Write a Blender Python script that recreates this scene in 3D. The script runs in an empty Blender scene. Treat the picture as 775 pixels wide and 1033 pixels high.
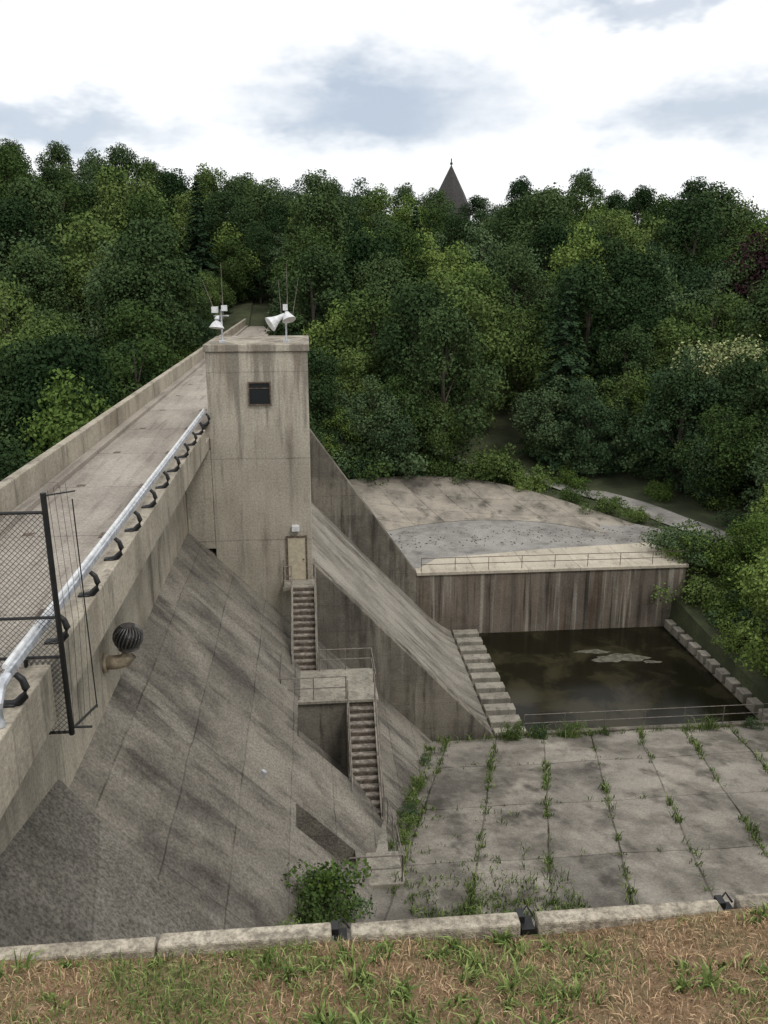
import bpy, math, random
import numpy as np
from mathutils import Vector
random.seed(7); RNG=np.random.default_rng(11)
SC=bpy.context.scene
COL=SC.collection

# ---------------------------------------------------------------- helpers
def empty(name):
    e=bpy.data.objects.new(name,None); e.empty_display_size=0.5; COL.objects.link(e); return e
def link(name,me,parent=None):
    o=bpy.data.objects.new(name,me); COL.objects.link(o)
    if parent: o.parent=parent
    return o
class B:
    def __init__(s): s.v=[]; s.f=[]
    def add(s,v,f):
        n=len(s.v); s.v+= [tuple(p) for p in v]; s.f+=[tuple(i+n for i in q) for q in f]; return s
    def box(s,x0,x1,y0,y1,z0,z1):
        v=[(x,y,z) for z in(z0,z1) for y in(y0,y1) for x in(x0,x1)]
        return s.add(v,[(0,2,3,1),(4,5,7,6),(0,1,5,4),(1,3,7,5),(3,2,6,7),(2,0,4,6)])
    def prism(s,poly,y0,y1):
        n=len(poly); v=[(x,y0,z) for x,z in poly]+[(x,y1,z) for x,z in poly]
        f=[tuple(range(n)),tuple(range(2*n-1,n-1,-1))]+[(i,i+n,(i+1)%n+n,(i+1)%n) for i in range(n)]
        return s.add(v,f)
    def tube(s,pts,r,k=8,caps=True):
        pts=[Vector(p) for p in pts]; rs=r if isinstance(r,(list,tuple)) else [r]*len(pts)
        vs=[]
        for i,p in enumerate(pts):
            if i==0: t=pts[1]-p
            elif i==len(pts)-1: t=p-pts[i-1]
            else: t=(pts[i+1]-p).normalized()+(p-pts[i-1]).normalized()
            t.normalize(); a=Vector((0,0,1)) if abs(t.z)<.95 else Vector((1,0,0))
            u=t.cross(a).normalized(); w=t.cross(u)
            for j in range(k):
                an=2*math.pi*j/k; vs.append(p+(u*math.cos(an)+w*math.sin(an))*rs[i])
        f=[]
        for i in range(len(pts)-1):
            for j in range(k):
                f.append((i*k+j,i*k+(j+1)%k,(i+1)*k+(j+1)%k,(i+1)*k+j))
        if caps: f+=[tuple(range(k))[::-1],tuple((len(pts)-1)*k+j for j in range(k))]
        return s.add(vs,f)
    def make(s,name,mat,parent=None,bevel=0,smooth=False,fix=True):
        me=bpy.data.meshes.new(name); me.from_pydata(s.v,[],s.f); me.update()
        if fix:
            import bmesh
            bm=bmesh.new(); bm.from_mesh(me); bmesh.ops.recalc_face_normals(bm,faces=bm.faces); bm.to_mesh(me); bm.free()
        if smooth:
            me.polygons.foreach_set('use_smooth',[True]*len(me.polygons))
        me.materials.append(mat); o=link(name,me,parent)
        if bevel:
            m=o.modifiers.new('bevel','BEVEL'); m.width=bevel; m.segments=2; m.limit_method='ANGLE'
        return o
# ---------------------------------------------------------------- materials
class NT:
    def __init__(s,m): s.t=m.node_tree; s.n=s.t.nodes; s.l=s.t.links
    def new(s,t,**k):
        n=s.n.new(t)
        for a,b in k.items(): setattr(n,a,b)
        return n
    def math(s,op,a,b=None,c=None):
        n=s.n.new('ShaderNodeMath'); n.operation=op
        for i,x in enumerate((a,b,c)):
            if x is None: continue
            if isinstance(x,(int,float)): n.inputs[i].default_value=x
            else: s.l.new(x,n.inputs[i])
        return n.outputs[0]
    def ramp(s,x,a,b,lo=0,hi=1):
        n=s.n.new('ShaderNodeMapRange'); n.interpolation_type='SMOOTHSTEP'
        n.inputs['From Min'].default_value=a; n.inputs['From Max'].default_value=b
        n.inputs['To Min'].default_value=lo; n.inputs['To Max'].default_value=hi
        s.l.new(x,n.inputs['Value']); return n.outputs[0]
    def noise(s,vec,scale,detail=3,rough=.6,dist=0):
        n=s.n.new('ShaderNodeTexNoise'); n.inputs['Scale'].default_value=scale; n.inputs['Detail'].default_value=detail
        n.inputs['Roughness'].default_value=rough; n.inputs['Distortion'].default_value=dist
        s.l.new(vec,n.inputs['Vector']); return n.outputs['Fac']
    def mapping(s,vec,scale,loc=(0,0,0)):
        n=s.n.new('ShaderNodeMapping'); n.inputs['Scale'].default_value=scale; n.inputs['Location'].default_value=loc
        s.l.new(vec,n.inputs['Vector']); return n.outputs[0]
    def mix(s,f,a,b,mode='MIX'):
        n=s.n.new('ShaderNodeMixRGB'); n.blend_type=mode
        for i,x in zip(('Fac','Color1','Color2'),(f,a,b)):
            if isinstance(x,(int,float)): n.inputs[i].default_value=x
            elif isinstance(x,tuple): n.inputs[i].default_value=(*x,1)
            else: s.l.new(x,n.inputs[i])
        return n.outputs[0]
def newmat(name):
    m=bpy.data.materials.new(name); m.use_nodes=True; N=NT(m)
    return m,N,N.n['Principled BSDF']
def simple(name,col,rough=.6,metal=0,var=.25,scale=6):
    m,N,p=newmat(name); tc=N.new('ShaderNodeTexCoord').outputs['Object']
    f=N.noise(tc,scale,2)
    c=N.mix(N.ramp(f,.35,.7),tuple(x*(1-var) for x in col),tuple(min(1,x*(1+var)) for x in col))
    N.l.new(c,p.inputs['Base Color']); p.inputs['Roughness'].default_value=rough; p.inputs['Metallic'].default_value=metal
    return m
def concrete(name,base,dark,streak=(1.4,1.4,.09),lines=(),samt=.6,bamt=.6,pale=None,rust=0,bump=.25,speck=.25,grime=0,grimecol=(.07,.064,.055),ztop=None,cell=.12):
    m,N,p=newmat(name); p=None
    N.n.clear(); out=N.new('ShaderNodeOutputMaterial'); df=N.new('ShaderNodeBsdfDiffuse'); N.l.new(df.outputs[0],out.inputs[0]); df.inputs['Roughness'].default_value=0
    tc=N.new('ShaderNodeTexCoord').outputs['Object']
    big=N.ramp(N.noise(tc,.25,4,.7),.38,.64)
    st=N.ramp(N.noise(N.mapping(tc,streak),1.0,4,.62),.44,.70)
    fine=N.noise(tc,11,4,.78)
    f=N.math('ADD',N.math('MULTIPLY',big,bamt),N.math('MULTIPLY',st,samt))
    f=N.math('MINIMUM',f,1.0)
    c=N.mix(f,base,dark)
    if grime:
        g=N.noise(N.mapping(tc,tuple(x*1.9 for x in streak),(3,8,1)),1.0,3,.65)
        if ztop is not None:
            sep=N.new('ShaderNodeSeparateXYZ'); N.l.new(tc,sep.inputs[0])
            zz=N.ramp(sep.outputs['Z'],ztop-6,ztop,0,.14); g=N.math('ADD',g,zz)
        c=N.mix(N.math('MULTIPLY',N.ramp(g,.52,.72),grime),c,grimecol)
    if pale:
        st2=N.ramp(N.noise(N.mapping(tc,tuple(x*1.3 for x in streak),(7,3,9)),1.0,3,.6),.52,.68)
        c=N.mix(N.math('MULTIPLY',st2,.65),c,pale)
    if rust:
        st3=N.ramp(N.noise(N.mapping(tc,tuple(x*1.1 for x in streak),(27,13,4)),1.0,2,.6),.58,.7)
        c=N.mix(N.math('MULTIPLY',st3,rust),c,(.19,.10,.045))
    c=N.mix(1.0,c,N.mix(N.ramp(fine,.32,.68),(1-speck,)*3,(1+speck*.6,)*3),'MULTIPLY')
    if lines:
        wob=N.math('MULTIPLY',N.math('SUBTRACT',big,.5),.05); cells=[]; masks=[]
        for ax,sp,w,off,dk in lines:
            d=N.new('ShaderNodeVectorMath',operation='DOT_PRODUCT'); N.l.new(tc,d.inputs[0]); d.inputs[1].default_value=ax
            x=N.math('ADD',d.outputs['Value'],wob); x=N.math('ADD',x,off); x=N.math('DIVIDE',x,sp)
            cells.append(N.math('FLOOR',x))
            fr=N.math('ABSOLUTE',N.math('SUBTRACT',N.math('FRACT',x),.5))
            msk=N.ramp(fr,.5-w/sp,.5-w/sp*.3)
            masks.append((N.math('MULTIPLY',msk,N.ramp(st,0,.8,.45,1)),dk))
        cx=N.new('ShaderNodeCombineXYZ')
        for i,q in enumerate(cells): N.l.new(q,cx.inputs[i])
        wn=N.new('ShaderNodeTexWhiteNoise'); wn.noise_dimensions='3D'; N.l.new(cx.outputs[0],wn.inputs['Vector'])
        c=N.mix(1.0,c,N.mix(wn.outputs['Value'],(1-cell,)*3,(1+cell,1+cell*.95,1+cell*.85)),'MULTIPLY')
        for msk,dk in masks: c=N.mix(N.math('MULTIPLY',msk,dk),c,(.03,.028,.022))
    N.l.new(c,df.inputs['Color'])
    b=N.new('ShaderNodeBump'); b.inputs['Strength'].default_value=bump; b.inputs['Distance'].default_value=.07
    N.l.new(fine,b.inputs['Height']); N.l.new(b.outputs[0],df.inputs['Normal'])
    return m
def leafmat(name,c1,c2,hue=.75,isl=.3):
    m,N,p=newmat(name); N.n.remove(p); out=N.n['Material Output']
    oi=N.new('ShaderNodeObjectInfo').outputs['Random']
    g=N.new('ShaderNodeNewGeometry').outputs['Random Per Island']
    f=N.math('ADD',N.math('MULTIPLY',oi,hue),N.math('MULTIPLY',g,isl))
    c=N.mix(N.ramp(f,0,hue+isl),c1,c2)
    d=N.new('ShaderNodeBsdfDiffuse'); N.l.new(c,d.inputs[0]); N.l.new(d.outputs[0],out.inputs[0])
    return m
M_tower=concrete('tower_concrete',(.455,.418,.345),(.28,.252,.205),streak=(1.0,1.0,.09),lines=[((0,0,1),4.15,.05,4.3,.45)],samt=.4,bamt=.45,rust=.15,grime=.65,ztop=-3,grimecol=(.13,.115,.096),cell=.05)
M_dam=concrete('dam_wall_concrete',(.43,.388,.315),(.23,.205,.165),streak=(1.1,.6,.13),lines=[((0,1,0),6.1,.05,0,.5)],samt=.5,bamt=.5,grime=.65,rust=.12,grimecol=(.105,.096,.08),cell=.08)
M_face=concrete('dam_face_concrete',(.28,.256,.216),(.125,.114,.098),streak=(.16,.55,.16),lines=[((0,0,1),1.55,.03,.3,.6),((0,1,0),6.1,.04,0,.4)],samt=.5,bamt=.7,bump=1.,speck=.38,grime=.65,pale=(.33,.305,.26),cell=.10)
M_over=concrete('abutment_concrete',(.235,.218,.188),(.125,.116,.10),streak=(.25,.5,.25),lines=[((0,0,1),1.9,.035,.9,.4)],samt=.45,bamt=.65,bump=1.0,speck=.5,grime=.45)
M_darkwall=concrete('weathered_wall_concrete',(.235,.213,.176),(.095,.086,.072),streak=(1.1,1.1,.10),lines=[((0,0,1),1.5,.03,0,.4)],samt=.65,bamt=.65,pale=(.29,.265,.225),grime=.75,grimecol=(.048,.044,.037),cell=.05)
M_spill=concrete('spillway_concrete',(.34,.315,.27),(.155,.142,.12),streak=(.1,.7,.1),lines=[((0,1,0),4.,.05,1,.6)],samt=.6,bamt=.6,speck=.3,grime=.8,cell=.08)
M_basin=concrete('basin_wall_concrete',(.23,.197,.163),(.075,.064,.052),streak=(1.5,1.5,.06),lines=[((1,0,0),4.4,.05,0,.6)],samt=.6,bamt=.4,pale=(.47,.43,.365),rust=.3,grime=.85,grimecol=(.045,.04,.034))
ax=Vector((1,-.28,0))
M_apron=concrete('apron_concrete',(.30,.274,.237),(.135,.124,.106),streak=(.35,.2,.35),lines=[(tuple(ax),2.7,.06,1.4,1.),((0,1,0),5.2,.055,.6,.85)],samt=.6,bamt=.8,pale=(.37,.34,.29),bump=.4,speck=.25,grime=.8,cell=.18)
M_deck=concrete('road_deck',(.385,.348,.30),(.25,.224,.193),streak=(1.2,.08,1),lines=[((0,1,0),6.1,.06,0,.6)],samt=.5,bamt=.5,grime=.5,grimecol=(.13,.115,.1),cell=.05)
M_bank=concrete('bank_concrete',(.39,.35,.29),(.18,.163,.138),streak=(.4,.25,.3),lines=[((1,.3,0),3.,.07,0,.7),((.2,1,0),3.6,.07,0,.7)],samt=.6,bamt=.6,grime=.7,cell=.1)
M_plat=concrete('platform_concrete',(.56,.505,.41),(.40,.355,.285),streak=(.8,.2,1),lines=[((1,0,0),4.,.05,0,.5)],samt=.4,bamt=.5,grime=.35,cell=.06)
M_pave=concrete('pavement_grey',(.34,.325,.30),(.20,.19,.175),streak=(.3,.3,.3),samt=.5,bamt=.6,grime=.5)
M_curb=concrete('curb_concrete',(.46,.41,.33),(.22,.19,.145),streak=(.8,3,3),samt=.5,bamt=.5,bump=.6,speck=.5,grime=.4)
M_block=concrete('block_concrete',(.36,.332,.277),(.18,.164,.136),samt=.5,bamt=.5,grime=.55)
M_galv=simple('galvanised_steel',(.5,.52,.55),.4,.3)
M_white=simple('white_paint',(.62,.63,.63),.5,0,.15)
M_black=simple('black_steel',(.015,.015,.015),.5,.2)
M_wire=simple('chain_link_wire',(.06,.06,.06),.5,.3)
M_rust=simple('rusty_steel',(.13,.095,.07),.85,.1,.5,9)
M_riser=simple('stair_riser',(.10,.08,.062),.9,0,.4,7)
M_tread=simple('stair_tread',(.25,.22,.185),.9,0,.4,5)
M_rail=simple('weathered_railing',(.20,.175,.15),.6,.3)
M_door=simple('door_paint',(.48,.42,.31),.6,0,.12)
M_glass,_n,_p=newmat('dark_glass'); _p.inputs['Base Color'].default_value=(.015,.018,.02,1); _p.inputs['Roughness'].default_value=.25
M_bark=simple('bark',(.07,.056,.042),.95,0,.4,8)
M_slate=simple('slate_roof',(.035,.033,.03),.8,0,.3,3)
M_stone=simple('stone_wall',(.2,.19,.17),.9,0,.3,2)
# ---------------------------------------------------------------- world
def setup_world():
    w=bpy.data.worlds.new('World'); SC.world=w; w.use_nodes=True
    N=NT(w); N.n.clear(); out=N.new('ShaderNodeOutputWorld')
    sky=N.new('ShaderNodeTexSky'); sky.sky_type='NISHITA'; sky.sun_disc=False
    sky.sun_elevation=math.radians(55); sky.sun_rotation=math.radians(145)
    b1=N.new('ShaderNodeBackground'); N.l.new(sky.outputs[0],b1.inputs[0]); b1.inputs[1].default_value=.12
    tc=N.new('ShaderNodeTexCoord').outputs['Generated']
    wn=N.new('ShaderNodeTexNoise'); wn.inputs['Scale'].default_value=9; wn.inputs['Detail'].default_value=4; wn.inputs['Roughness'].default_value=.6
    N.l.new(N.mapping(tc,(1,1,2.2)),wn.inputs['Vector'])
    sub=N.new('ShaderNodeVectorMath',operation='SUBTRACT'); N.l.new(wn.outputs['Color'],sub.inputs[0]); sub.inputs[1].default_value=(.5,.5,.5)
    scl=N.new('ShaderNodeVectorMath',operation='MULTIPLY'); N.l.new(sub.outputs[0],scl.inputs[0]); scl.inputs[1].default_value=(.22,.05,.11)
    ad=N.new('ShaderNodeVectorMath',operation='ADD'); N.l.new(tc,ad.inputs[0]); N.l.new(scl.outputs[0],ad.inputs[1])
    tot=None
    for c,sx,sz,am in [((.075,.981,.178),.165,.052,1),((-.257,.954,.150),.15,.028,.85),((.42,.89,.160),.13,.042,.85),((.36,.90,.268),.12,.02,.75),((-.1,.7,.6),.4,.12,.5)]:
        d=N.new('ShaderNodeVectorMath',operation='SUBTRACT'); N.l.new(ad.outputs[0],d.inputs[0]); d.inputs[1].default_value=c
        e=N.new('ShaderNodeVectorMath',operation='MULTIPLY'); N.l.new(d.outputs[0],e.inputs[0]); e.inputs[1].default_value=(1/sx,1.2,1/sz)
        ln=N.new('ShaderNodeVectorMath',operation='LENGTH'); N.l.new(e.outputs[0],ln.inputs[0])
        k=N.ramp(ln.outputs['Value'],.2,1.3,am,0)
        tot=k if tot is None else N.math('MAXIMUM',tot,k)
    tot=N.math('ADD',tot,N.ramp(wn.outputs['Fac'],.5,.75,0,.2)); tot=N.math('MINIMUM',tot,1.0)
    col=N.mix(tot,(1.2,1.2,1.2),(.56,.64,.75))
    b2=N.new('ShaderNodeBackground'); N.l.new(col,b2.inputs[0]); b2.inputs[1].default_value=1
    mx=N.new('ShaderNodeMixShader'); mx.inputs[0].default_value=.88
    N.l.new(b1.outputs[0],mx.inputs[1]); N.l.new(b2.outputs[0],mx.inputs[2]); N.l.new(mx.outputs[0],out.inputs[0])
    w.cycles.sampling_method='MANUAL'; w.cycles.sample_map_resolution=256
setup_world()
sd=bpy.data.lights.new('sun','SUN'); sd.energy=1.3; sd.angle=math.radians(12); sd.color=(1,.96,.9)
so=link('sun',sd); so.rotation_euler=(math.radians(35),0,math.radians(35)); so.location=(30,-40,60)
SC.view_settings.view_transform='Standard'; SC.view_settings.look='None'; SC.view_settings.exposure=0
cam=bpy.data.cameras.new('camera'); cam.sensor_width=36; cam.lens=29.27; cam.clip_end=3000; cam.clip_start=.1
co=link('camera',cam); co.location=(0,0,0); co.rotation_euler=(math.radians(90-15.72),0,math.radians(-5.17)); SC.camera=co
# ---------------------------------------------------------------- terrain
def vnoise(x,y):
    return np.sin(x*.031+1.3)*np.cos(y*.027)+.5*np.sin(x*.083+y*.05)+.25*np.sin(x*.21-y*.17+2)
def ground(x,y):
    x=np.asarray(x,float); y=np.asarray(y,float)
    far=np.interp(y,[57.9,70,80,90,180,230,500],[-21.3,-21.25,-20.7,-18,4,7,9])
    near=np.interp(y,[-40,0,5.4,6.6,19,40.3],[-3.9,-3.9,-5.9,-9,-20,-25.1])
    mid=np.where(x<27.3,-27.6,-25.0+ (y-40)*.08)
    z=np.where(y>57.7,far,np.where(y>40.45,mid,near))
    up=np.interp(y,[-40,10,30,60,80,180,230,500],[-8,-10,-24,-24,-19,4,7,9])
    z=np.where(x<-9,up,z)
    hill=np.clip((y-85)/60,0,1)
    z=z+hill*(vnoise(x,y)*1.2+np.clip((-x-15)/50,0,1)*9-np.clip((x-50)/80,0,1)*5)
    return z
xs=np.unique(np.concatenate([np.linspace(-900,-150,8),np.arange(-150,170,3.),np.linspace(170,900,8),[27.1,27.5,-9.1,-8.9]]))
ys=np.unique(np.concatenate([np.linspace(-60,-9,5),np.arange(-6,250,3.),np.linspace(252,1200,9),[5.4,6.6,19,40.3,40.6,57.6,57.85]]))
Xg,Yg=np.meshgrid(xs,ys); Zg=ground(Xg,Yg)
nx=len(xs); v=np.stack([Xg.ravel(),Yg.ravel(),Zg.ravel()],1)
f=[(j*nx+i,j*nx+i+1,(j+1)*nx+i+1,(j+1)*nx+i) for j in range(len(ys)-1) for i in range(nx-1)]
me=bpy.data.meshes.new('ground'); me.from_pydata(v.tolist(),[],f)
m,N,p=newmat('ground_grass'); tc=N.new('ShaderNodeTexCoord').outputs['Object']
c=N.mix(N.ramp(N.noise(tc,.4,3),.35,.65),(.03,.045,.016),(.07,.09,.035)); c=N.mix(N.ramp(N.noise(tc,5,2),.4,.7),c,(.05,.042,.027))
N.l.new(c,p.inputs['Base Color']); p.inputs['Roughness'].default_value=1
me.materials.append(m); link('ground',me)
# ---------------------------------------------------------------- dam
dam=empty('concrete_dam')
b=B(); b.prism([(-10.05,-26),(-10.05,-7.42),(-5.25,-7.42),(-4.8,-7.42),(-4.8,-7.9),(-6.1,-8.95),(-6.1,-13.5),(-6.3,-26)],2,142)
b.make('dam_wall',M_dam,dam)
b=B(); b.box(-9.55,-5.3,2,142,-7.5,-7.395); b.make('crest_road',M_deck,dam)
b=B(); b.box(-9.6,-9.2,2,142,-7.4,-7.2); b.box(-5.62,-5.28,2,142,-7.4,-7.22); b.make('road_kerb',M_deck,dam,.02)
b=B()
for yy in np.arange(16,80,6.1):
    b.box(-6.3,-5.9,yy+2,yy+2.6,-7.398,-7.385); b.box(-8.6,-8.3,yy+2.4,yy+2.7,-7.398,-7.385)
b.make('deck_drains',M_rust,dam)
b=B(); 
y=2.0
while y<142:
    y2=min(142,y+6.1); b.box(-9.95,-9.6,y+.012,y2-.012,-7.41,-6.3); y=y2
b.make('upstream_parapet',M_dam,dam,.03)
b=B(); y=2.0
while y<142:
    y2=min(142,y+6.1)
    if not(38<y<44): b.box(-5.3,-4.78,y+.012,min(y2,39.98 if y<40 else 999)-.012,-7.89,-6.75)
    y=y2
b.make('downstream_parapet',M_dam,dam,.03)
def plane(x): return -18.3-1.02*x
XB=[-6.15,-.78,1.25,9.0]; YB=[4,23.9,25.2,29.6,32.69,35.41,40.7]
def off(i,j):
    if i==1 and j==1: return 1.1
    if i==1 and j==3: return 1.5
    return 0
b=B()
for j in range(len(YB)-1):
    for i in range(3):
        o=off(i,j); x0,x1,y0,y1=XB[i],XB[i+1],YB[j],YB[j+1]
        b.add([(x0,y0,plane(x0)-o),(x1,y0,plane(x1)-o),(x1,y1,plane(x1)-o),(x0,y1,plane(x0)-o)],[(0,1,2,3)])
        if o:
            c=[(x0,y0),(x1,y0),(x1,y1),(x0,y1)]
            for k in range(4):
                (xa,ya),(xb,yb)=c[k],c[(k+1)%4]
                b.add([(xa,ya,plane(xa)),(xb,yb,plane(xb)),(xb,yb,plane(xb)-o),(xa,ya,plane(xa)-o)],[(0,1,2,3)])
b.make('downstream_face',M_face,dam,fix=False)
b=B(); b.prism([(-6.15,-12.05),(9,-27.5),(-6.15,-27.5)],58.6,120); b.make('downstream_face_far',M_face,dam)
def ov(x,y): return -11.4-1.02*(x+6.1)+(17.9-y)*.2
b=B(); P=[(-6.2,17.95),(-2.6,16.3),(1.2,14.6),(1.2,4.5),(-6.2,4.5)]
top=[(x,y,ov(x,y)) for x,y in P]; bot=[(x,y,plane(x)-.5) for x,y in P]
b.add(top+bot,[(0,1,2,3,4)]+[(k,(k+1)%5,(k+1)%5+5,k+5) for k in range(5)]); b.make('abutment_cap',M_over,dam,.05)
# ---------------------------------------------------------------- tower
tw=empty('control_tower')
b=B(); b.box(-4.78,0,40,46,-27,-3.35); 
b.make('shaft',M_tower,tw,.04)
b=B(); b.box(-6.08,-4.785,40.02,45.9,-13,-8.0); b.make('side_pier',M_tower,tw,.03)
b=B(); b.box(-4.86,.08,39.92,46.08,-3.346,-3.0); b.make('roof_slab',M_tower,tw,.04)
b=B(); b.box(-.3,0.12,39.9,40.5,-27,-14.8); b.make('base_pilaster',M_darkwall,tw,.03)
b=B(); b.box(-2.8,-1.84,39.96,40.05,-5.8,-4.8); b.make('window_glass',M_glass,tw)
b=B()
for q in [(-2.86,-2.8,-5.86,-4.74),(-1.84,-1.78,-5.86,-4.74)]: b.box(q[0],q[1],39.9,40.03,q[2],q[3])
b.box(-2.8,-1.84,39.9,40.03,-5.86,-5.8); b.box(-2.8,-1.84,39.9,40.03,-4.8,-4.74); b.box(-2.8,-1.84,39.93,39.98,-5.06,-5.03)
b.make('window_frame',M_rust,tw)
b=B(); b.box(-1.22,-.34,39.93,40.04,-14.72,-12.5); b.make('door',M_door,tw,.01)
b=B(); b.box(-1.3,-1.22,39.9,40.03,-14.72,-12.42); b.box(-.34,-.26,39.9,40.03,-14.72,-12.42); b.box(-1.22,-.34,39.9,40.03,-12.5,-12.42); b.tube([(-.45,39.88,-13.65),(-.45,39.93,-13.65)],.04); b.make('door_frame',M_rust,tw)
b=B(); b.box(-1.0,-.62,39.75,40.02,-12.15,-11.85); b.make('door_lamp',M_white,tw,.03)
b=B(); b.box(-1.5,.1,38.9,40,-14.95,-14.73); b.make('door_landing',M_block,tw,.02)
def whip(b,x,y,z,h,lean=0): b.tube([(x,y,z),(x+lean*.5,y,z+h*.5),(x+lean,y,z+h)],[.022,.014,.008],6)
def mast(par,x,sgn):
    b=B(); b.tube([(x,41.2,-3.0),(x,41.2,-1.45)],.045); b.tube([(x-.35,41.2,-1.75),(x+.35,41.2,-1.75)],.03); b.box(x-.15,x+.15,41.05,41.35,-3,-2.9)
    b.make('pole',M_galv,par)
    b=B(); whip(b,x+.1,41.2,-1.9,2.6,.0); whip(b,x-.2,41.2,-1.8,1.7,-.6 if sgn>0 else -.1); 
    if sgn<0: whip(b,x+.3,41.2,-1.9,1.9,.35)
    whip(b,x-.05,41.6,-3,2.0,.1); b.make('antennas',M_rail,par)
    b=B()
    if sgn>0:
        b.tube([(x-.15,41.1,-1.75),(x-.2,41.05,-1.9),(x-.2,41.0,-2.05),(x-.22,40.95,-2.3)],[.08,.12,.2,.36],16)
        b.box(x-.42,x-.12,40.95,41.25,-1.6,-1.32); b.box(x+.03,x+.3,41,41.25,-1.52,-1.26)
    else:
        b.tube([(x-.05,41.1,-1.7),(x-.3,41.05,-1.85),(x-.5,41.0,-1.98),(x-.75,40.9,-2.14)],[.09,.14,.22,.38],16)
        b.tube([(x+.05,41.1,-1.6),(x+.1,41.0,-1.75),(x+.16,40.9,-1.95)],[.1,.2,.34],16)
        b.box(x-.12,x+.1,41,41.2,-1.5,-1.22)
    b.make('lamp_housings',M_white,par)
mast(empty('floodlight_mast'),-4.05,1)
mast(empty('floodlight_mast.001'),-1.0,-1)
# ---------------------------------------------------------------- stairs
st=empty('metal_staircase')
def flight(xc,y0,z0,y1,z1,n,w=1.05):
    b=B(); run=(y0-y1)/n; rise=(z0-z1)/n
    for i in range(n):
        yy=y0-i*run; zz=z0-(i+1)*rise
        b.box(xc-w/2,xc+w/2,yy-run*1.02,yy-.02,zz-.06,zz)
    b.make('treads',M_tread,st)
    b=B()
    for i in range(n):
        yy=y0-i*run; zz=z0-(i+1)*rise; b.box(xc-w/2,xc+w/2,yy-.02,yy,zz,zz+rise-.06)
    b.make('risers',M_riser,st)
    b=B()
    for s in(-1,1):
        x=xc+s*(w/2+.05)
        b.add([(x-.05,y0+.05,z0+.12),(x+.05,y0+.05,z0+.12),(x+.05,y1-.1,z1+.12),(x-.05,y1-.1,z1+.12),(x-.05,y0+.05,z0-.35),(x+.05,y0+.05,z0-.35),(x+.05,y1-.1,z1-.25),(x-.05,y1-.1,z1-.25)],[(0,1,2,3),(4,5,1,0),(5,6,2,1),(6,7,3,2),(7,4,0,3),(4,7,6,5)])
    b.make('stringers',M_block,st)
    b=B()
    for s in(-1,1):
        x=xc+s*(w/2+.06)
        for h in(.55,1.05): b.tube([(x,y0,z0+h),(x,y1,z1+h)],.028,6)
        for t in np.linspace(0,1,5): b.tube([(x,y0+(y1-y0)*t,z0+(z1-z0)*t),(x,y0+(y1-y0)*t,z0+(z1-z0)*t+1.05)],.028,6)
    b.make('handrails',M_rail,st)
flight(-.48,38.9,-14.75,35.4,-17.75,14)
flight(1.95,32.6,-17.75,28.6,-20.9,15)
b=B(); b.box(-1.46,1.4,32.62,35.36,-23,-17.75); b.box(1.405,2.6,32.6,34.2,-23,-17.753); b.make('landing_block',M_darkwall,st,.03)
b=B(); b.box(-1.6,2.7,32.5,35.5,-17.746,-17.6); b.make('landing_slab',M_block,st,.02)
b=B()
for x0,x1 in((1.27,1.39),(2.55,2.68)):
    b.add([(x0,32.58,-17.9),(x1,32.58,-17.9),(x1,28.4,-21.2),(x0,28.4,-21.2),(x0,32.58,-24),(x1,32.58,-24),(x1,28.4,-24),(x0,28.4,-24)],[(0,1,2,3),(4,5,1,0),(5,6,2,1),(6,7,3,2),(7,4,0,3)])
b.make('flight_walls',M_darkwall,st)
b=B(); b.add([(1.35,28.6,-20.9),(2.65,28.6,-20.9),(2.5,25.6,-20.3),(1.3,25.6,-20.3),(1.35,28.6,-23),(2.65,28.6,-23),(2.5,25.6,-23),(1.3,25.6,-23)],[(0,1,2,3),(4,5,1,0),(5,6,2,1),(6,7,3,2),(7,4,0,3)])
b.box(.9,2.9,23.9,25.59,-23,-20.0); b.make('walkway',M_block,st,.03)
def railing(b,pts,h=1.05,post=1.4,r=.025):
    for i in range(len(pts)-1):
        p=Vector(pts[i]); q=Vector(pts[i+1]); n=max(1,round((q-p).length/post))
        for k in range(n+1):
            s=p.lerp(q,k/n); b.tube([s,s+Vector((0,0,h))],r,6)
        for hh in(h,h*.52): b.tube([p+Vector((0,0,hh)),q+Vector((0,0,hh))],r,6)
b=B()
railing(b,[(-1.5,35.2,-17.6),(-1.5,32.65,-17.6),(1.3,32.65,-17.6)])
railing(b,[(.2,35.4,-17.6),(2.6,35.4,-17.6),(2.6,32.7,-17.6)])
railing(b,[(2.72,28.4,-20.9),(2.8,25.6,-20.2),(2.8,24,-20.0),(1.0,24,-20.0)])
railing(b,[(-1.45,40,-14.73),(-1.45,38.95,-14.73),(-1.05,38.95,-14.73)])
railing(b,[(.1,38.95,-14.73),(.1,40,-14.73)])
b.make('landing_railings',M_rail,st)
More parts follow.
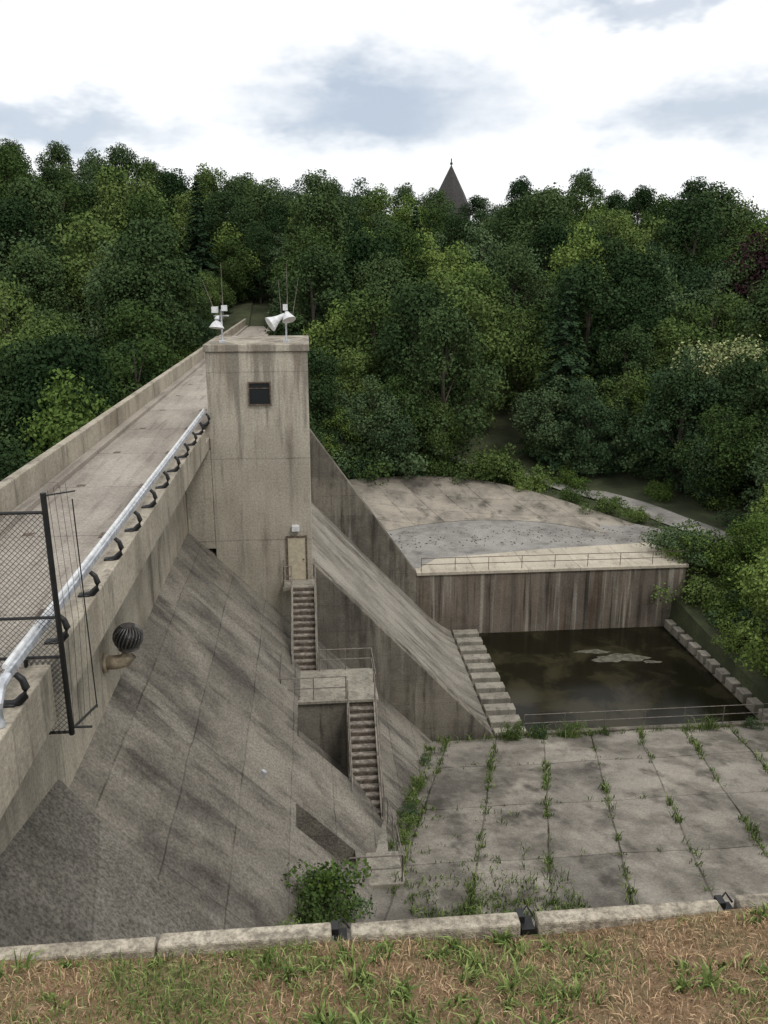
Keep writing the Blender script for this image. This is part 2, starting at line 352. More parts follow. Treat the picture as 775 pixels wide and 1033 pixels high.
# ---------------------------------------------------------------- spillway, walls, basin
wa=empty('spillway_training_wall')
b=B(); b.prism([(-.2,-13.95),(9.75,-24.55),(9.95,-24.9),(9.95,-27.6),(-.2,-27.6)],40.72,41.5); b.make('wall',M_darkwall,wa,.04)
sp=empty('spillway')
b=B(); b.prism([(-6,-9.2),(0,-15.35),(4,-19.65),(8.6,-24.5),(9.6,-25.3),(10.25,-25.7),(10.25,-28),(-6,-28)],41.5,57.5); b.make('chute',M_spill,sp)
b=B(); 
for i in range(11):
    y=42.1+i*1.42; b.box(10.3,12.2,y,y+.8,-27.6,-25.45)
b.make('baffle_blocks',M_block,sp,.05)
b=B(); b.box(10.26,12.6,41.6,57.4,-27.6,-26.05); b.make('toe_sill',M_darkwall,sp)
wb=empty('spillway_training_wall.001')
b=B(); b.prism([(-3,-5.9),(7.6,-21.0),(7.6,-27.6),(-3,-27.6)],57.5,58.35); b.make('wall',M_darkwall,wb,.04)
bw=empty('basin_retaining_wall')
b=B(); b.box(7.604,28.3,57.52,58.3,-27.6,-21.2); b.make('wall',M_basin,bw)
b=B(); b.box(7.61,28.45,57.4,58.42,-21.196,-20.95); b.make('coping',M_plat,bw,.03)
b=B(); railing(b,[(8,57.7,-20.95),(28.2,57.7,-20.95)],1.0,2.5,.025); b.make('railing',M_rust,bw)
sw=empty('basin_side_wall')
b=B(); b.box(26.9,27.7,40.5,57.4,-27.6,-25.9); b.make('wall',M_darkwall,sw,.03)
b=B()
for i in range(12):
    y=41+i*1.38; b.box(26.8,27.8,y,y+.95,-25.895,-25.25)
b.make('blocks',M_block,sw,.05)
b=B(); b.add([(12.3,41.0,-26.0),(26.95,41.0,-26.0),(26.95,57.55,-26.0),(10.3,57.55,-26.0),(10.3,41.0,-26.0)],[(0,1,2,3,4)])
m,N,p=newmat('murky_water'); tc=N.new('ShaderNodeTexCoord').outputs['Object']
c=N.mix(N.ramp(N.noise(tc,.3,4,.6,.5),.46,.66),(.012,.011,.006),(.036,.032,.017)); N.l.new(c,p.inputs['Base Color'])
p.inputs['Roughness'].default_value=.14; p.inputs['IOR'].default_value=1.18; bp=N.new('ShaderNodeBump'); bp.inputs['Strength'].default_value=.05; N.l.new(N.noise(tc,3,3),bp.inputs['Height']); N.l.new(bp.outputs[0],p.inputs['Normal'])
b.make('pool_water',m,None)
def mound(b,cx,cy,rx,ry,h,z,seed):
    rr=random.Random(seed); n=40; vs=[(cx,cy,z+h)]
    ph=[rr.uniform(0,6) for _ in range(6)]
    for ring,(t,hh) in enumerate(((.35,.8),(.7,.4),(1,-.08))):
        for k in range(n):
            a=2*math.pi*k/n; q=1+.22*math.sin(2*a+ph[0])+.16*math.sin(3*a+ph[1])+.10*math.sin(7*a+ph[2])+.07*math.sin(11*a+ph[3])
            vs.append((cx+rx*t*q*math.cos(a),cy+ry*t*q*math.sin(a),z+h*hh))
    f=[(0,1+k,1+(k+1)%n) for k in range(n)]
    for r in range(2):
        for k in range(n): f.append((1+r*n+k,1+(r+1)*n+k,1+(r+1)*n+(k+1)%n,1+r*n+(k+1)%n))
    b.add(vs,f)
b=B(); mound(b,21.6,52.4,1.7,.8,.06,-26,3); mound(b,20.0,53.6,1.3,.3,.04,-26,5); mound(b,23.6,51.6,.6,.25,.03,-26,9)
b.make('sediment_bar',simple('silt',(.11,.103,.075),.6,0,.45,2.5),None,smooth=True)
def apz(x,y): return -24.5+.27*(40-y)
b=B(); NX,NY=90,40; X0,X1,Y0,Y1=-2,50,14,40.4
for j in range(NY+1):
    for i in range(NX+1):
        x=X0+(X1-X0)*i/NX; y=Y0+(Y1-Y0)*j/NY
        b.v.append((x,y,apz(x,y)+.035*math.sin(x*.9+y*.4)+.03*math.sin(y*1.1-x*.3)))
for j in range(NY):
    for i in range(NX): a=j*(NX+1)+i; b.f.append((a,a+1,a+NX+2,a+NX+1))
b.make('concrete_apron',M_apron,None)
b=B(); b.box(9.96,50,40.38,40.7,-27.6,-24.45); b.make('apron_edge_wall',M_darkwall,None,.03)
b=B(); railing(b,[(11.5,40.55,-24.46),(30,40.55,-24.46)],1.1,2.2,.02); b.make('basin_railing',M_rail,None)
b=B(); 
pp=[(3,58.36),(31,58.36),(31,66),(27,70.5),(16,73),(8,72.5),(3,70)]; b.add([(x,y,-21.06) for x,y in pp],[tuple(range(len(pp)))]); b.make('pavement',M_pave,None)
b=B(); pp=[(7.9,58.44),(28.4,58.44),(28.6,63.2),(19,62.3),(9.5,60.6)]; b.add([(x,y,-20.99) for x,y in pp]+[(x,y,-21.2) for x,y in pp],[tuple(range(5))]+[(k,k+5,(k+1)%5+5,(k+1)%5) for k in range(5)]); b.make('concrete_platform',M_plat,None)
inn=[(3.5,58.5,-21.03),(4.5,66,-21.03),(8.5,69.5,-21.03),(14.5,71,-21.03),(20.5,69.8,-21.03),(25,66.2,-21.03)]
out=[(-2,58.5,-18.8),(-1,75,-18.9),(8,81,-19.2),(16,80.5,-19.5),(22,76.5,-20.1),(28.5,68.5,-21.0)]
def cr(P,n=6):
    P=[Vector(p) for p in P]; R=[]
    for i in range(len(P)-1):
        p0=P[max(0,i-1)];p1=P[i];p2=P[i+1];p3=P[min(len(P)-1,i+2)]
        for k in range(n):
            t=k/n; R.append(.5*((2*p1)+(p2-p0)*t+(2*p0-5*p1+4*p2-p3)*t*t+(3*p1-p0-3*p2+p3)*t**3))
    R.append(P[-1]); return R
I=cr(inn);O=cr(out); n=len(I); b=B()
for k in range(n): b.v.append(tuple(I[k])); b.v.append(tuple(I[k].lerp(O[k],.5)-Vector((0,0,.15)))); b.v.append(tuple(O[k])); b.v.append(tuple(O[k]+Vector((0,.6,-2))))
for k in range(n-1):
    for q in range(3): b.f.append((4*k+q,4*k+q+1,4*k+q+5,4*k+q+4))
b.make('concrete_bank',M_bank,None,smooth=True)
b=B(); rr=random.Random(12)
for _ in range(260):
    x=rr.uniform(4,30); y=63.6+rr.expovariate(.3)
    if y>69: continue
    s=rr.uniform(.04,.14); a=rr.uniform(0,3); b.add([(x+s*math.cos(a+k*1.57)*(1 if k%2 else .5),y+s*math.sin(a+k*1.57)*(1 if k%2 else .5),-21.03) for k in range(4)]+[(x,y,-20.97)],[(0,1,4),(1,2,4),(2,3,4),(3,0,4)])
b.make('leaf_litter',M_rust,None)
path=cr([(41,56,0),(35.5,62,0),(33,69,0),(30,75.5,0),(24,82,0),(14,88,0)],8); b=B()
for i,pnt in enumerate(path):
    t=(path[min(i+1,len(path)-1)]-path[max(0,i-1)]).normalized(); nrm=Vector((t.y,-t.x,0))
    for s in(-1.6,1.6):
        q=pnt+nrm*s; b.v.append((q.x,q.y,float(ground(pnt.x,pnt.y))+.12))
for i in range(len(path)-1): b.f.append((2*i,2*i+1,2*i+3,2*i+2))
b.make('access_road',M_pave,None)
def roadd(x,y): return min((Vector((x,y,0))-p).length for p in path)
# ---------------------------------------------------------------- guardrail
gr=empty('crest_guardrail')
b=B(); b.box(-4.96,-4.87,12.6,39.9,-6.2,-6.05); b.make('rail_beam',M_galv,gr,.015)
b=B(); b.tube([(-4.97,12.7,-6.02),(-4.97,39.9,-6.02)],.05,8); b.make('top_pipe',M_white,gr)
b=B(); y=12.8
while y<39.9:
    b.tube([(-5.05,y,-6.76),(-4.88,y,-6.72),(-4.76,y,-6.6),(-4.72,y,-6.45),(-4.76,y,-6.3),(-4.86,y,-6.2)],[.08,.08,.075,.07,.06,.05],8)
    b.box(-5.15,-4.9,y-.1,y+.1,-6.76,-6.71); y+=2.45
b.make('curved_posts',M_black,gr,smooth=True)
b=B(); b.tube([(-4.92,12.6,-6.14),(-4.92,12.3,-6.16),(-4.92,12.1,-6.35),(-4.92,12.1,-6.74)],.09,10); b.make('end_return',M_galv,gr)
# ---------------------------------------------------------------- chain link fence
fe=empty('chain_link_fence')
b=B()
FY=14.3
b.tube([(-4.55,FY,-8.2),(-4.58,FY,-3.55)],.05,10); b.tube([(-9.9,FY,-7.4),(-9.9,FY,-3.6)],.05,10); b.tube([(-7.3,FY,-7.4),(-7.3,FY,-3.6)],.05)
for z in(-3.9,-5.85,-6.62): b.tube([(-9.9,FY,z),(-4.55,FY,z)],.03)
b.tube([(-5.2,FY-.05,-6.62),(-5.2,FY-.05,-8.25)],.04); b.tube([(-5.2,FY,-8.15),(-4.5,FY,-8.15)],.03)
b.tube([(-4.55,FY,-8.05),(-4.25,FY+.25,-8.2)],.025)
b.tube([(-4.3,FY+.9,-8.15),(-4.36,FY+.9,-3.9)],.012); b.tube([(-4.55,FY,-3.6),(-4.3,FY+.9,-3.75)],.015); b.tube([(-4.55,FY,-8.1),(-4.3,FY+.9,-8.1)],.025)
b.make('frame',M_black,fe)
def mesh_panel(b,x0,x1,z0,z1,y,s=.10,r=.006):
    w=x1-x0;h=z1-z0
    k=-h
    while k<w:
        a0=max(0,k);a1=min(w,k+h)
        if a1>a0:
            b.tube([(x0+a0,y,z0+a0-k),(x0+a1,y,z0+a1-k)],r,3,False)
            b.tube([(x0+a0,y+.008,z1-(a0-k)),(x0+a1,y+.008,z1-(a1-k))],r,3,False)
        k+=s
b=B(); mesh_panel(b,-9.9,-4.57,-7.35,-3.9,FY); mesh_panel(b,-5.2,-4.57,-8.15,-6.62,FY-.04); b.make('wire_mesh',M_wire,fe,fix=False)
b=B()
for k in range(4): b.tube([(-4.5+.06*k,FY+.15*k,-3.5),(-4.42+.05*k,FY+.2*k,-6),(-4.5+.06*k,FY+.16*k,-8.1)],.004,4)
b.make('guy_wires',M_wire,fe)
# ---------------------------------------------------------------- turbine vent
tv=empty('turbine_vent')
b=B(); b.tube([(-6.15,22.7,-10.75),(-5.75,22.7,-10.75),(-5.5,22.7,-10.7),(-5.38,22.7,-10.55),(-5.35,22.7,-10.3)],.21,14); b.tube([(-6.1,22.7,-10.75),(-6.0,22.7,-10.75)],.3,14); b.make('elbow_pipe',simple('vent_pipe_paint',(.34,.28,.2),.6),tv,smooth=True)
b=B(); b.tube([(-5.35,22.7,-10.33),(-5.35,22.7,-10.2)],.30,16); b.tube([(-5.35,22.7,-9.66),(-5.35,22.7,-9.6)],.2,16)
for k in range(22):
    a=2*math.pi*k/22; ps=[]
    for t in np.linspace(-.95,1.1,9):
        r=.42*math.cos(t*.95); ps.append((-5.35+r*math.cos(a+t*.35),22.7+r*math.sin(a+t*.35),-9.96+.37*math.sin(t)))
    b.tube(ps,.022,4)
b.make('turbine_fins',simple('dark_vent_metal',(.11,.105,.10),.5,.3),tv)
b=B(); b.tube([(-5.35,22.7,-10.3+i*.09) for i in range(8)],[.2,.3,.35,.37,.37,.33,.26,.12],14); b.make('core',M_black,tv,smooth=True)
b=B(); b.tube([(-1.95,25.0,plane(-1.95)),(-1.8,25.0,plane(-1.95)+.25)],[.05,.09],8); b.make('drain_pipe_cap',M_galv,None)
# ---------------------------------------------------------------- foreground bank, curb, grass
def bankz(x,y): return -5.26+.34*(5.6-y)+.04*math.sin(x*1.9+1)+.03*math.sin(y*4+x)
b=B(); NX,NY=120,50; X0,X1,Y0,Y1=-14,18,-4,5.66
for j in range(NY+1):
    for i in range(NX+1):
        x=X0+(X1-X0)*i/NX; y=Y0+(Y1-Y0)*j/NY; b.v.append((x,y,bankz(x,y) if y>0 else bankz(x,0)))
for j in range(NY):
    for i in range(NX): a=j*(NX+1)+i; b.f.append((a,a+1,a+NX+2,a+NX+1))
m,N,p=newmat('dry_soil'); tc=N.new('ShaderNodeTexCoord').outputs['Object']
c=N.mix(N.ramp(N.noise(tc,2.2,3),.4,.62),(.21,.13,.07),(.13,.11,.048)); c=N.mix(N.ramp(N.noise(tc,18,3),.4,.7),c,(.29,.195,.115)); c=N.mix(N.ramp(N.noise(tc,60,2),.55,.75),c,(.07,.045,.027))
N.l.new(c,p.inputs['Base Color']); p.inputs['Roughness'].default_value=1; bp=N.new('ShaderNodeBump'); bp.inputs['Strength'].default_value=1; bp.inputs['Distance'].default_value=.04; N.l.new(N.noise(tc,25,3),bp.inputs['Height']); N.l.new(bp.outputs[0],p.inputs['Normal'])
b.make('grass_bank',m,None,smooth=True)
cb=empty('concrete_curb')
joints=[-14,-12.2,-10.6,-9,-7.4,-5.8,-4.2,-2.9,-1.34,.16,1.74,3.52,5.1,6.7,8.3,9.9,11.5,13.1,15]
b=B(); rr=random.Random(4)
for i in range(len(joints)-1):
    gl=.03 if joints[i] in(-1.34,) else .16
    gr_=.03 if joints[i+1] in(-1.34,) else .16
    dz=rr.uniform(-.03,.02); dy=rr.uniform(-.02,.02)
    b.box(joints[i]+gl*.5,joints[i+1]-gr_*.5,5.64+dy,5.79+dy,-5.6,-5.2+dz)
b.make('slabs',M_curb,cb,.02)
b=B(); b.box(-14,15,5.68,5.78,-10,-5.45); b.make('footing',M_darkwall,cb)
b=B()
for x in joints[1:-1]:
    if x in(-1.34,): continue
    b.box(x-.06,x+.05,5.66,5.82,-5.5,-5.28); b.box(x-.08,x-.02,5.74,5.84,-5.28,-5.22); b.tube([(x-.06,5.8,-5.26),(x+.02,5.84,-5.2),(x+.07,5.8,-5.27)],.01,6)
b.make('steel_brackets',M_black,cb)
def blades(name,pts,hts,lean,w,mats,midx,parent=None,arch=.5):
    n=len(pts); pts=np.asarray(pts,float); hts=np.asarray(hts,float)
    a=RNG.uniform(0,2*np.pi,n); dx=np.stack([np.cos(a),np.sin(a),np.zeros(n)],1); b_=RNG.uniform(0,2*np.pi,n); sx=np.stack([np.cos(b_),np.sin(b_),np.zeros(n)],1)
    L=(RNG.uniform(.1,1,n)*lean)[:,None]; ww=(w*RNG.uniform(.6,1.4,n))[:,None]; H=hts[:,None]; up=np.array([0,0,1.])
    v=np.empty((n,5,3)); v[:,0]=pts-sx*ww*.5; v[:,1]=pts+sx*ww*.5
    midp=pts+up*H*.6+dx*L*H*.35; v[:,2]=midp+sx*ww*.42; v[:,3]=midp-sx*ww*.42; v[:,4]=pts+up*H*(1-.3*L)+dx*L*H
    me=bpy.data.meshes.new(name); base=np.arange(n)[:,None]*5
    q=(base+np.array([0,1,2,3])); t=(base+np.array([3,2,4]))
    me.from_pydata(v.reshape(-1,3).tolist(),[],q.tolist()+t.tolist())
    for m_ in mats: me.materials.append(m_)
    mi=np.concatenate([midx,midx]).astype(np.int32); me.polygons.foreach_set('material_index',mi)
    return link(name,me,parent)
M_straw=leafmat('dry_grass',(.20,.13,.07),(.58,.42,.26),0,.5)
M_green=leafmat('green_grass',(.06,.10,.025),(.26,.32,.11),0,.5)
n=56000; X=RNG.uniform(-4.6,5.6,n); Y=RNG.uniform(2.9,5.6,n)
gn=np.sin(X*2.1+1)*np.cos(Y*3.1)+.6*np.sin(X*5.3+Y*4)+.7*np.sin(X*.9+2)+RNG.normal(0,.7,n)
green=(gn>.5).astype(int)
keep=RNG.uniform(0,1,n)<np.where(green,1,.75); X,Y,green=X[keep],Y[keep],green[keep]
pts=[(x,y,bankz(x,y)-.01) for x,y in zip(X,Y)]
grass=empty('grass')
blades('blades',pts,RNG.uniform(.03,.09,len(X))*np.where(green,1.3,1),1.5,.008,[M_straw,M_green],green,grass)
pts=[];hs=[]
for _ in range(420):
    cx=RNG.uniform(-4.3,5.3); cy=RNG.uniform(3.0,5.58); nb=RNG.integers(8,26); s=RNG.uniform(.05,.17)
    if math.sin(cx*1.7)+math.sin(cy*5+cx)<-.9: continue
    for _k in range(nb):
        x=cx+RNG.normal(0,.035); y=min(5.58,cy+RNG.normal(0,.035)); pts.append((x,y,bankz(x,y))); hs.append(s*RNG.uniform(.5,1.2))
blades('broadleaf_weeds',pts,hs,1.4,.02,[M_green],np.zeros(len(pts)),grass)
# ---------------------------------------------------------------- vegetation
def leafquads(P,Nn,size,rng):
    n=len(P); r=rng.normal(size=(n,3)); t=np.cross(Nn,r); t/=np.linalg.norm(t,axis=1,keepdims=True)+1e-9
    u=np.cross(Nn,t); u/=np.linalg.norm(u,axis=1,keepdims=True)+1e-9
    s=(size*rng.uniform(.6,1.35,n))[:,None]
    v=np.empty((n,4,3)); v[:,0]=P-t*s*.5; v[:,1]=P-u*s*.36+Nn*s*.08; v[:,2]=P+t*s*.5; v[:,3]=P+u*s*.36+Nn*s*.08
    return v.reshape(-1,3)
def clumps(C,R,per,size,rng,flat=.8,jit=1.15):
    Ps=[];Ns=[]
    for c,r in zip(C,R):
        k=int(per*(r**1.6)); d=rng.normal(size=(k,3)); d[:,2]=d[:,2]*.9+.3; d/=np.linalg.norm(d,axis=1,keepdims=True)
        rad=r*(.5+.65*rng.uniform(0,1,k)**.6); p=c+d*rad[:,None]*np.array([1,1,flat])+rng.normal(0,.12*r,size=(k,3))
        nn=d+np.array([0,0,.25])+rng.normal(size=(k,3))*jit*.6; nn/=np.linalg.norm(nn,axis=1,keepdims=True); Ps.append(p);Ns.append(nn)
    return leafquads(np.concatenate(Ps),np.concatenate(Ns),size,rng)
def build(name,b,lv,mats):
    nb=len(b.v); me=bpy.data.meshes.new(name); k=len(lv)//4
    lf=(np.arange(k*4).reshape(k,4)+nb).tolist()
    me.from_pydata(b.v+lv.tolist(),[],b.f+lf)
    for m_ in mats: me.materials.append(m_)
    mi=np.zeros(len(b.f)+k,np.int32); mi[len(b.f):]=1; me.polygons.foreach_set('material_index',mi); return me
def tree_mesh(name,seed,h,rx,rz,cz,ncl,size,per,leaf,cr=(.7,2.0)):
    rng=np.random.default_rng(seed); b=B()
    top=Vector((rng.normal(0,.4),rng.normal(0,.4),h*.8)); tp=[Vector((0,0,-1))]+[Vector((0,0,0)).lerp(top,t)+Vector((rng.normal(0,.12),rng.normal(0,.12),0)) for t in(.0,.25,.5,.75,1)]
    r0=h*.015; b.tube(tp,[r0*1.5,r0*1.25,r0,r0*.8,r0*.5,r0*.2],8)
    C=[];R=[]
    lob=rng.normal(size=(5,3)); lob/=np.linalg.norm(lob,axis=1,keepdims=True)
    for i in range(ncl):
        d=rng.normal(size=3); d/=np.linalg.norm(d); rad=rng.uniform(.4,1)**.5*(.84+.36*max(0,np.max(lob@d))**3)
        c=np.array([d[0]*rx*rad,d[1]*rx*rad,cz+d[2]*rz*rad]); 
        w=1-.35*max(0,(c[2]-cz)/rz); c[0]*=w;c[1]*=w
        C.append(c); R.append(rng.uniform(*cr))
    for i in range(0,ncl,4):
        c=Vector(C[i]); t=min(.95,max(.2,(c.z-2.0)/h)); s=Vector((0,0,0)).lerp(top,t); 
        mpt=s.lerp(c,.5)+Vector((0,0,.3)); b.tube([s,mpt,c],[r0*.4,r0*.25,r0*.08],5,False)
    return build(name,b,clumps(C,R,per,size,rng),[M_bark,leaf])
L1=leafmat('leaves_maple',(.034,.062,.020),(.128,.178,.055))
L2=leafmat('leaves_oak',(.021,.042,.018),(.074,.112,.044))
L3=leafmat('leaves_ash',(.030,.058,.029),(.098,.142,.066))
L4=leafmat('leaves_bright',(.066,.112,.027),(.180,.245,.068))
LP=leafmat('leaves_copper_beech',(.022,.013,.015),(.055,.028,.030),.1)
LF=leafmat('leaves_flowering',(.06,.10,.03),(.42,.44,.22),0,.6)
LC=leafmat('needles',(.020,.042,.022),(.062,.098,.046))
protos=[tree_mesh('deciduous_mesh_%d'%i,20+i,h,rx,rz,cz,nc,.33,125,l) for i,(h,rx,rz,cz,nc,l) in enumerate([
  (16,4.4,6.2,8.2,56,L1),(17,3.9,7.0,8.8,54,L2),(15,4.8,5.8,7.2,58,L3),(18,4.2,7.6,9.2,58,L2),(14,4.2,5.9,6.6,50,L4),(16,3.3,6.8,8.0,44,L1)])]
def conifer(seed,h,r):
    rng=np.random.default_rng(seed); b=B(); b.tube([(0,0,-1),(0,0,h*.5),(0,0,h)],[.28,.16,.03],8)
    Ps=[];Ns=[]
    z=1.2
    while z<h:
        R=r*(1-z/h)**.85+.15; nb=int(7+R*3)
        for k in range(nb):
            a=rng.uniform(0,6.283); L=R*rng.uniform(.65,1.15); m_=int(20*L)+8; t=rng.uniform(.1,1,m_)
            wv=rng.normal(0,.28,m_)*(1.1-t*.6)
            x=np.cos(a)*L*t-np.sin(a)*wv; y=np.sin(a)*L*t+np.cos(a)*wv; zz=z-.35*L*t**1.3+rng.normal(0,.08,m_)
            Ps.append(np.stack([x,y,zz],1)); q=np.stack([np.cos(a)*.4+rng.normal(0,.4,m_),np.sin(a)*.4+rng.normal(0,.4,m_),np.ones(m_)],1); Ns.append(q/np.linalg.norm(q,axis=1,keepdims=True))
        z+=.55
    return build('conifer_mesh',b,leafquads(np.concatenate(Ps),np.concatenate(Ns),.34,rng),[M_bark,LC])
CON=conifer(5,15,3.8)
def inst(me,name,x,y,s,parent=None,z=None,rot=None,sz=None):
    o=link(name,me,parent); o.location=(x,y,(float(ground(x,y)) if z is None else z)); o.rotation_euler=(0,0,random.uniform(0,6.28) if rot is None else rot); o.scale=(s,s,(sz or s)); return o
forest=empty('forest')
cnt=0
y=54
while y<202:
    sp_=6.4*(1+(y-54)/240)
    x=-.44*y-8
    while x<.68*y+8:
        px=x+random.uniform(-2.4,2.4); py=y+random.uniform(-2.4,2.4); ok=True
        if py<146 and -16<px<-.5: ok=False
        if -3<px<34 and py<84.5: ok=False
        if px>=34 and py<62: ok=False
        if px>20 and py<92 and roadd(px,py)<4.6: ok=False
        if px<-3 and py<58: ok=False
        if ok:
            s=random.choice([random.uniform(.65,.85),random.uniform(.85,1.1),random.uniform(1.0,1.25)])*(1+(y-54)/700); k=random.choice([0,1,1,2,3,3,4,5,5,0,2,4]); sz=s*random.uniform(.9,1.1)
            if py>150: 
                s=random.uniform(.82,1.14); sz=s*random.uniform(.95,1.05)
                if k==3: k=1
            if abs(px-.172*py)<9 and py>160: s*=.85; sz=s*.9
            if py<92: s*=.85; sz*=.85
            if random.random()<.02 and py<150: inst(CON,'forest_conifer',px,py,s*.95,forest)
            else: inst(protos[k],'forest_tree',px,py,s,forest,sz=sz)
            cnt+=1
        x+=sp_
    y+=sp_*.92
for i in range(22):
    px=.5+i*2.1+random.uniform(-1,1); py=83.5+random.uniform(-1,2.5)
    if roadd(px,py)<3.4: continue
    inst(protos[random.choice([0,2,4,5,3,1])],'forest_tree',px,py,random.uniform(.4,.85),forest)
for i in range(20):
    py=56+i*4.4; inst(protos[i%6],'forest_tree',-14.4-random.uniform(0,2),py,random.uniform(.42,.62),forest)
for i in range(17):   # dense edge beside and behind the far end of the dam
    py=72+i*4.4; inst(protos[(i*2+1)%6],'forest_tree',-1.4+random.uniform(-.4,.6),py,random.uniform(.4,.5)+.10*(i%2),forest)
for px,py,s in [(-12,146,.8),(-7.5,147.5,.75),(-3,146,.8),(-10,152,.95),(-5,153,.95),(0,150,.9),(-14,156,1.0),(-7,160,1.05),(-1,159,1.0)]:
    inst(protos[random.choice([0,1,2,3,5])],'forest_tree',px,py,s,forest)
print('trees',cnt)
pur=tree_mesh('copper_beech_mesh',91,13,5.2,5,7.5,50,.36,120,LP); inst(pur,'copper_beech_tree',63,112,1.35)
flo=tree_mesh('flowering_mesh',92,12,4.4,4.8,7,50,.30,140,LF); inst(flo,'flowering_tree',43.5,85,1.15)
inst(CON,'conifer_tree',27,87,1.25)
near=tree_mesh('near_tree_mesh',93,9,3.0,4.2,4.9,60,.19,270,L4,(.5,1.15))
for i,(x,y,s,z) in enumerate([(28.3,43.6,1.12,-25),(29.8,38.4,1.0,-24.6),(34,48.5,1.2,-24.5),(32.5,55.0,.85,-24),(37,56,1.2,None),(43,60,1.5,None)]):
    inst(near,'deciduous_tree'+('.%03d'%i if i else ''),x,y,s,z=z)
for i,(k,x,y,s) in enumerate([(2,39.5,63.5,.75),(1,46,70,.9),(0,38.5,72,.72),(3,36.5,78,.75),(1,42,77,.85),(5,47,63,.85),(4,35,84,.7)]):
    inst(protos[k],'deciduous_tree.%03d'%(10+i),x,y,s)
shr=[]
for i in range(3):
    rng=np.random.default_rng(50+i); C=[np.array([rng.normal(0,.9),rng.normal(0,.9),rng.uniform(.3,1.7)]) for _ in range(24)]; R=[rng.uniform(.35,.8) for _ in C]
    b=B()
    for c in C[::3]: b.tube([(0,0,-.3),tuple(c*.5),tuple(c)],[.05,.03,.01],5,False)
    shr.append(build('shrub_mesh_%d'%i,b,clumps(C,R,280,.17,rng),[M_bark,[L1,L4,L3][i]]))
und=empty('understory_shrubs')
for i in range(110):
    x=random.uniform(-1,50); y=random.uniform(81.5,87)
    if roadd(x,y)<2.4: continue
    inst(shr[random.choice([0,2,2])],'shrub_mass',x,y,random.choice([.5,.8,1.1,1.6])*random.uniform(.8,1.2),und)
for i in range(80):
    x=random.uniform(28.8,52); y=random.uniform(41,78)
    if x<32 and y>62: continue
    if roadd(x,y)<2.6: continue
    inst(shr[i%3],'shrub_mass',x,y,random.uniform(.6,1.4),und)
for x,y,s in [(29.5,56,1.2),(29.6,53.5,1),(30.5,58.8,1.1),(27.5,72.0,.9),(24.8,75.5,.8),(29,69.5,.7),(22,79,1),(18,82,1.2),(26,80.5,.9),(21,81,1.1),(13,82.5,1.2)]: inst(shr[random.choice([0,1])],'shrub_mass',x,y,s,und)
wm=[]
for i in range(3):
    rng=np.random.default_rng(70+i); C=[np.array([rng.normal(0,.35),rng.normal(0,.35),rng.uniform(.1,1.2)]) for _ in range(18)]; R=[rng.uniform(.16,.32) for _ in C]
    b=B()
    for c in C[::2]: b.tube([(0,0,-.2),tuple(c*.5),tuple(c)],[.02,.012,.006],5,False)
    wm.append(build('weed_bush_mesh_%d'%i,b,clumps(C,R,600,.09,rng),[M_bark,[L4,L1,L3][i]]))
for i,(x,y,s) in enumerate([(.1,20.7,1.5),(-.1,20.0,1.2),(.35,21.4,1.3),(-.9,18.3,.8),(3.55,28.6,.6),(3.75,29.8,.55),(4.0,31.0,.6),(4.6,33,.5),(5.4,36.5,.45),(3.3,27.4,.45),(10.8,39.8,.9),(12.2,39.9,.7),(14.2,40,.7),(16,40,.4),(24.5,39.9,.6),(27.3,39.8,1.0)]):
    inst(wm[i%3],'weed_bush'+('.%03d'%i if i else ''),x,y,s,None,z=max(apz(x,y),plane(x))-.05)
pts=[];hs=[]
def tuft(x,y,s,nb,z=None,sp=.09):
    for _ in range(nb):
        xx=x+RNG.normal(0,sp); yy=y+RNG.normal(0,sp); pts.append((xx,yy,apz(xx,yy) if z is None else z)); hs.append(s*RNG.uniform(.4,1.2))
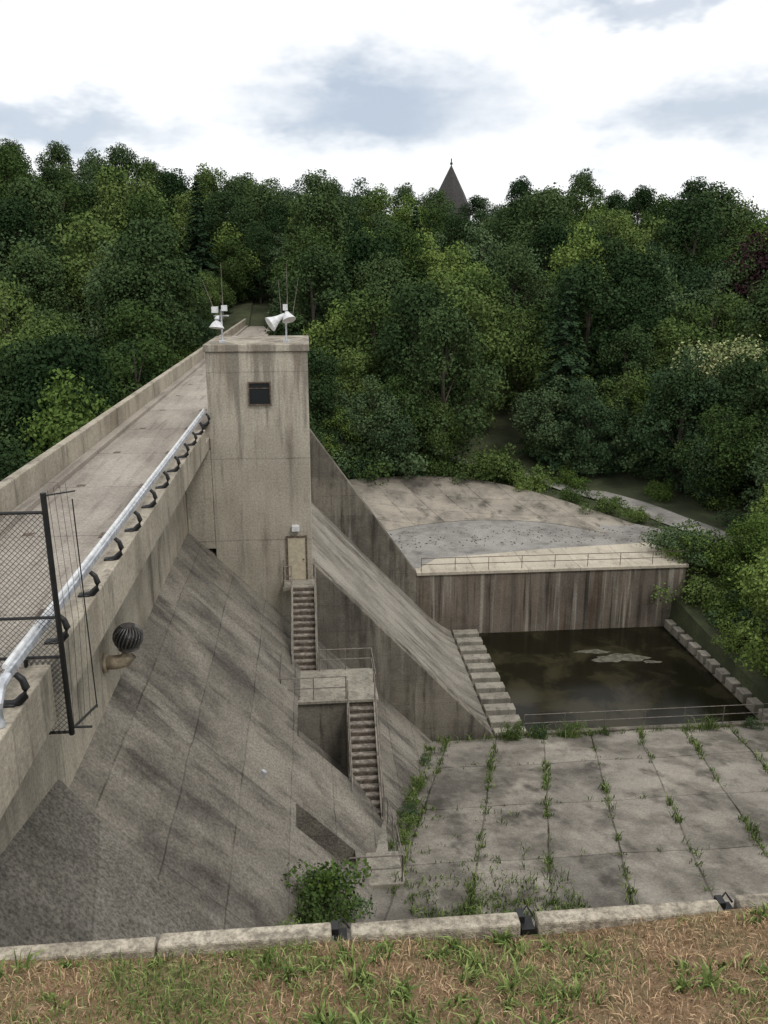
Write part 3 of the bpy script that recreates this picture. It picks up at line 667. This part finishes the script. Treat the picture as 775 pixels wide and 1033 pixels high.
for k in range(-2,12):
    for yy in np.arange(17,40.3,.16):
        dens=max(0,.5+.9*math.sin(yy*.9+k*2.3)*math.sin(yy*.37+k))
        if RNG.uniform()<.12+.65*dens*(1 if k<2 else .7):
            x=9.8+2.7*k+.28*(yy-40)
            if plane(x)<apz(x,yy)-.05: tuft(x+RNG.normal(0,.05),yy,RNG.uniform(.06,.36)*(1+dens*.6),int(RNG.integers(3,18)))
for yc in(20.2,25.4,30.6,35.8,40.1):
    for x in np.arange(3,32,.2):
        if RNG.uniform()<(.16 if yc<40 else .75): tuft(x,yc+RNG.normal(0,.1),RNG.uniform(.08,.32 if yc<40 else .6),int(RNG.integers(4,14)))
for _ in range(260): tuft(RNG.uniform(2.8,8.5),21+RNG.exponential(1.8),RNG.uniform(.08,.34),10,sp=.15)
for _ in range(60):
    yy=RNG.uniform(26,39.5); x=(-18.3-apz(0,yy))/1.02+RNG.uniform(.0,.5); tuft(x,yy,RNG.uniform(.15,.5),14,sp=.12)
for xc in(10.6,12.0,13.6,21.5,27.5): 
    for _ in range(9): tuft(xc+RNG.normal(0,.3),40.0+RNG.normal(0,.2),RNG.uniform(.5,1.1),14,sp=.15)
blades('joint_weeds',pts,hs,1.1,.035,[M_green,L1],(RNG.uniform(0,1,len(pts))<.5).astype(int),empty('weeds'))
# steeple on hill
ch=empty('church_steeple'); 
b=B(); cx,cy=34.2,205; gz=14.2
b.v=[(cx+5.4*math.cos(2*math.pi*k/8),cy+5.4*math.sin(2*math.pi*k/8),gz) for k in range(8)]+[(cx+3.3*math.cos(2*math.pi*k/8),cy+3.3*math.sin(2*math.pi*k/8),gz+4.6) for k in range(8)]+[(cx,cy,gz+11.0)]
b.f=[(k,(k+1)%8,(k+1)%8+8,k+8) for k in range(8)]+[(k+8,(k+1)%8+8,16) for k in range(8)]
b.make('spire_roof',M_slate,ch)
b=B(); b.tube([(cx,cy,5),(cx,cy,gz+.05)],4.8,8); b.make('drum',M_stone,ch)
b=B(); b.tube([(cx,cy,gz+10.7),(cx,cy,gz+12.3)],.14,6); b.tube([(cx,cy,gz+11.0),(cx,cy,gz+11.4)],.32,8); b.make('finial',M_black,ch)
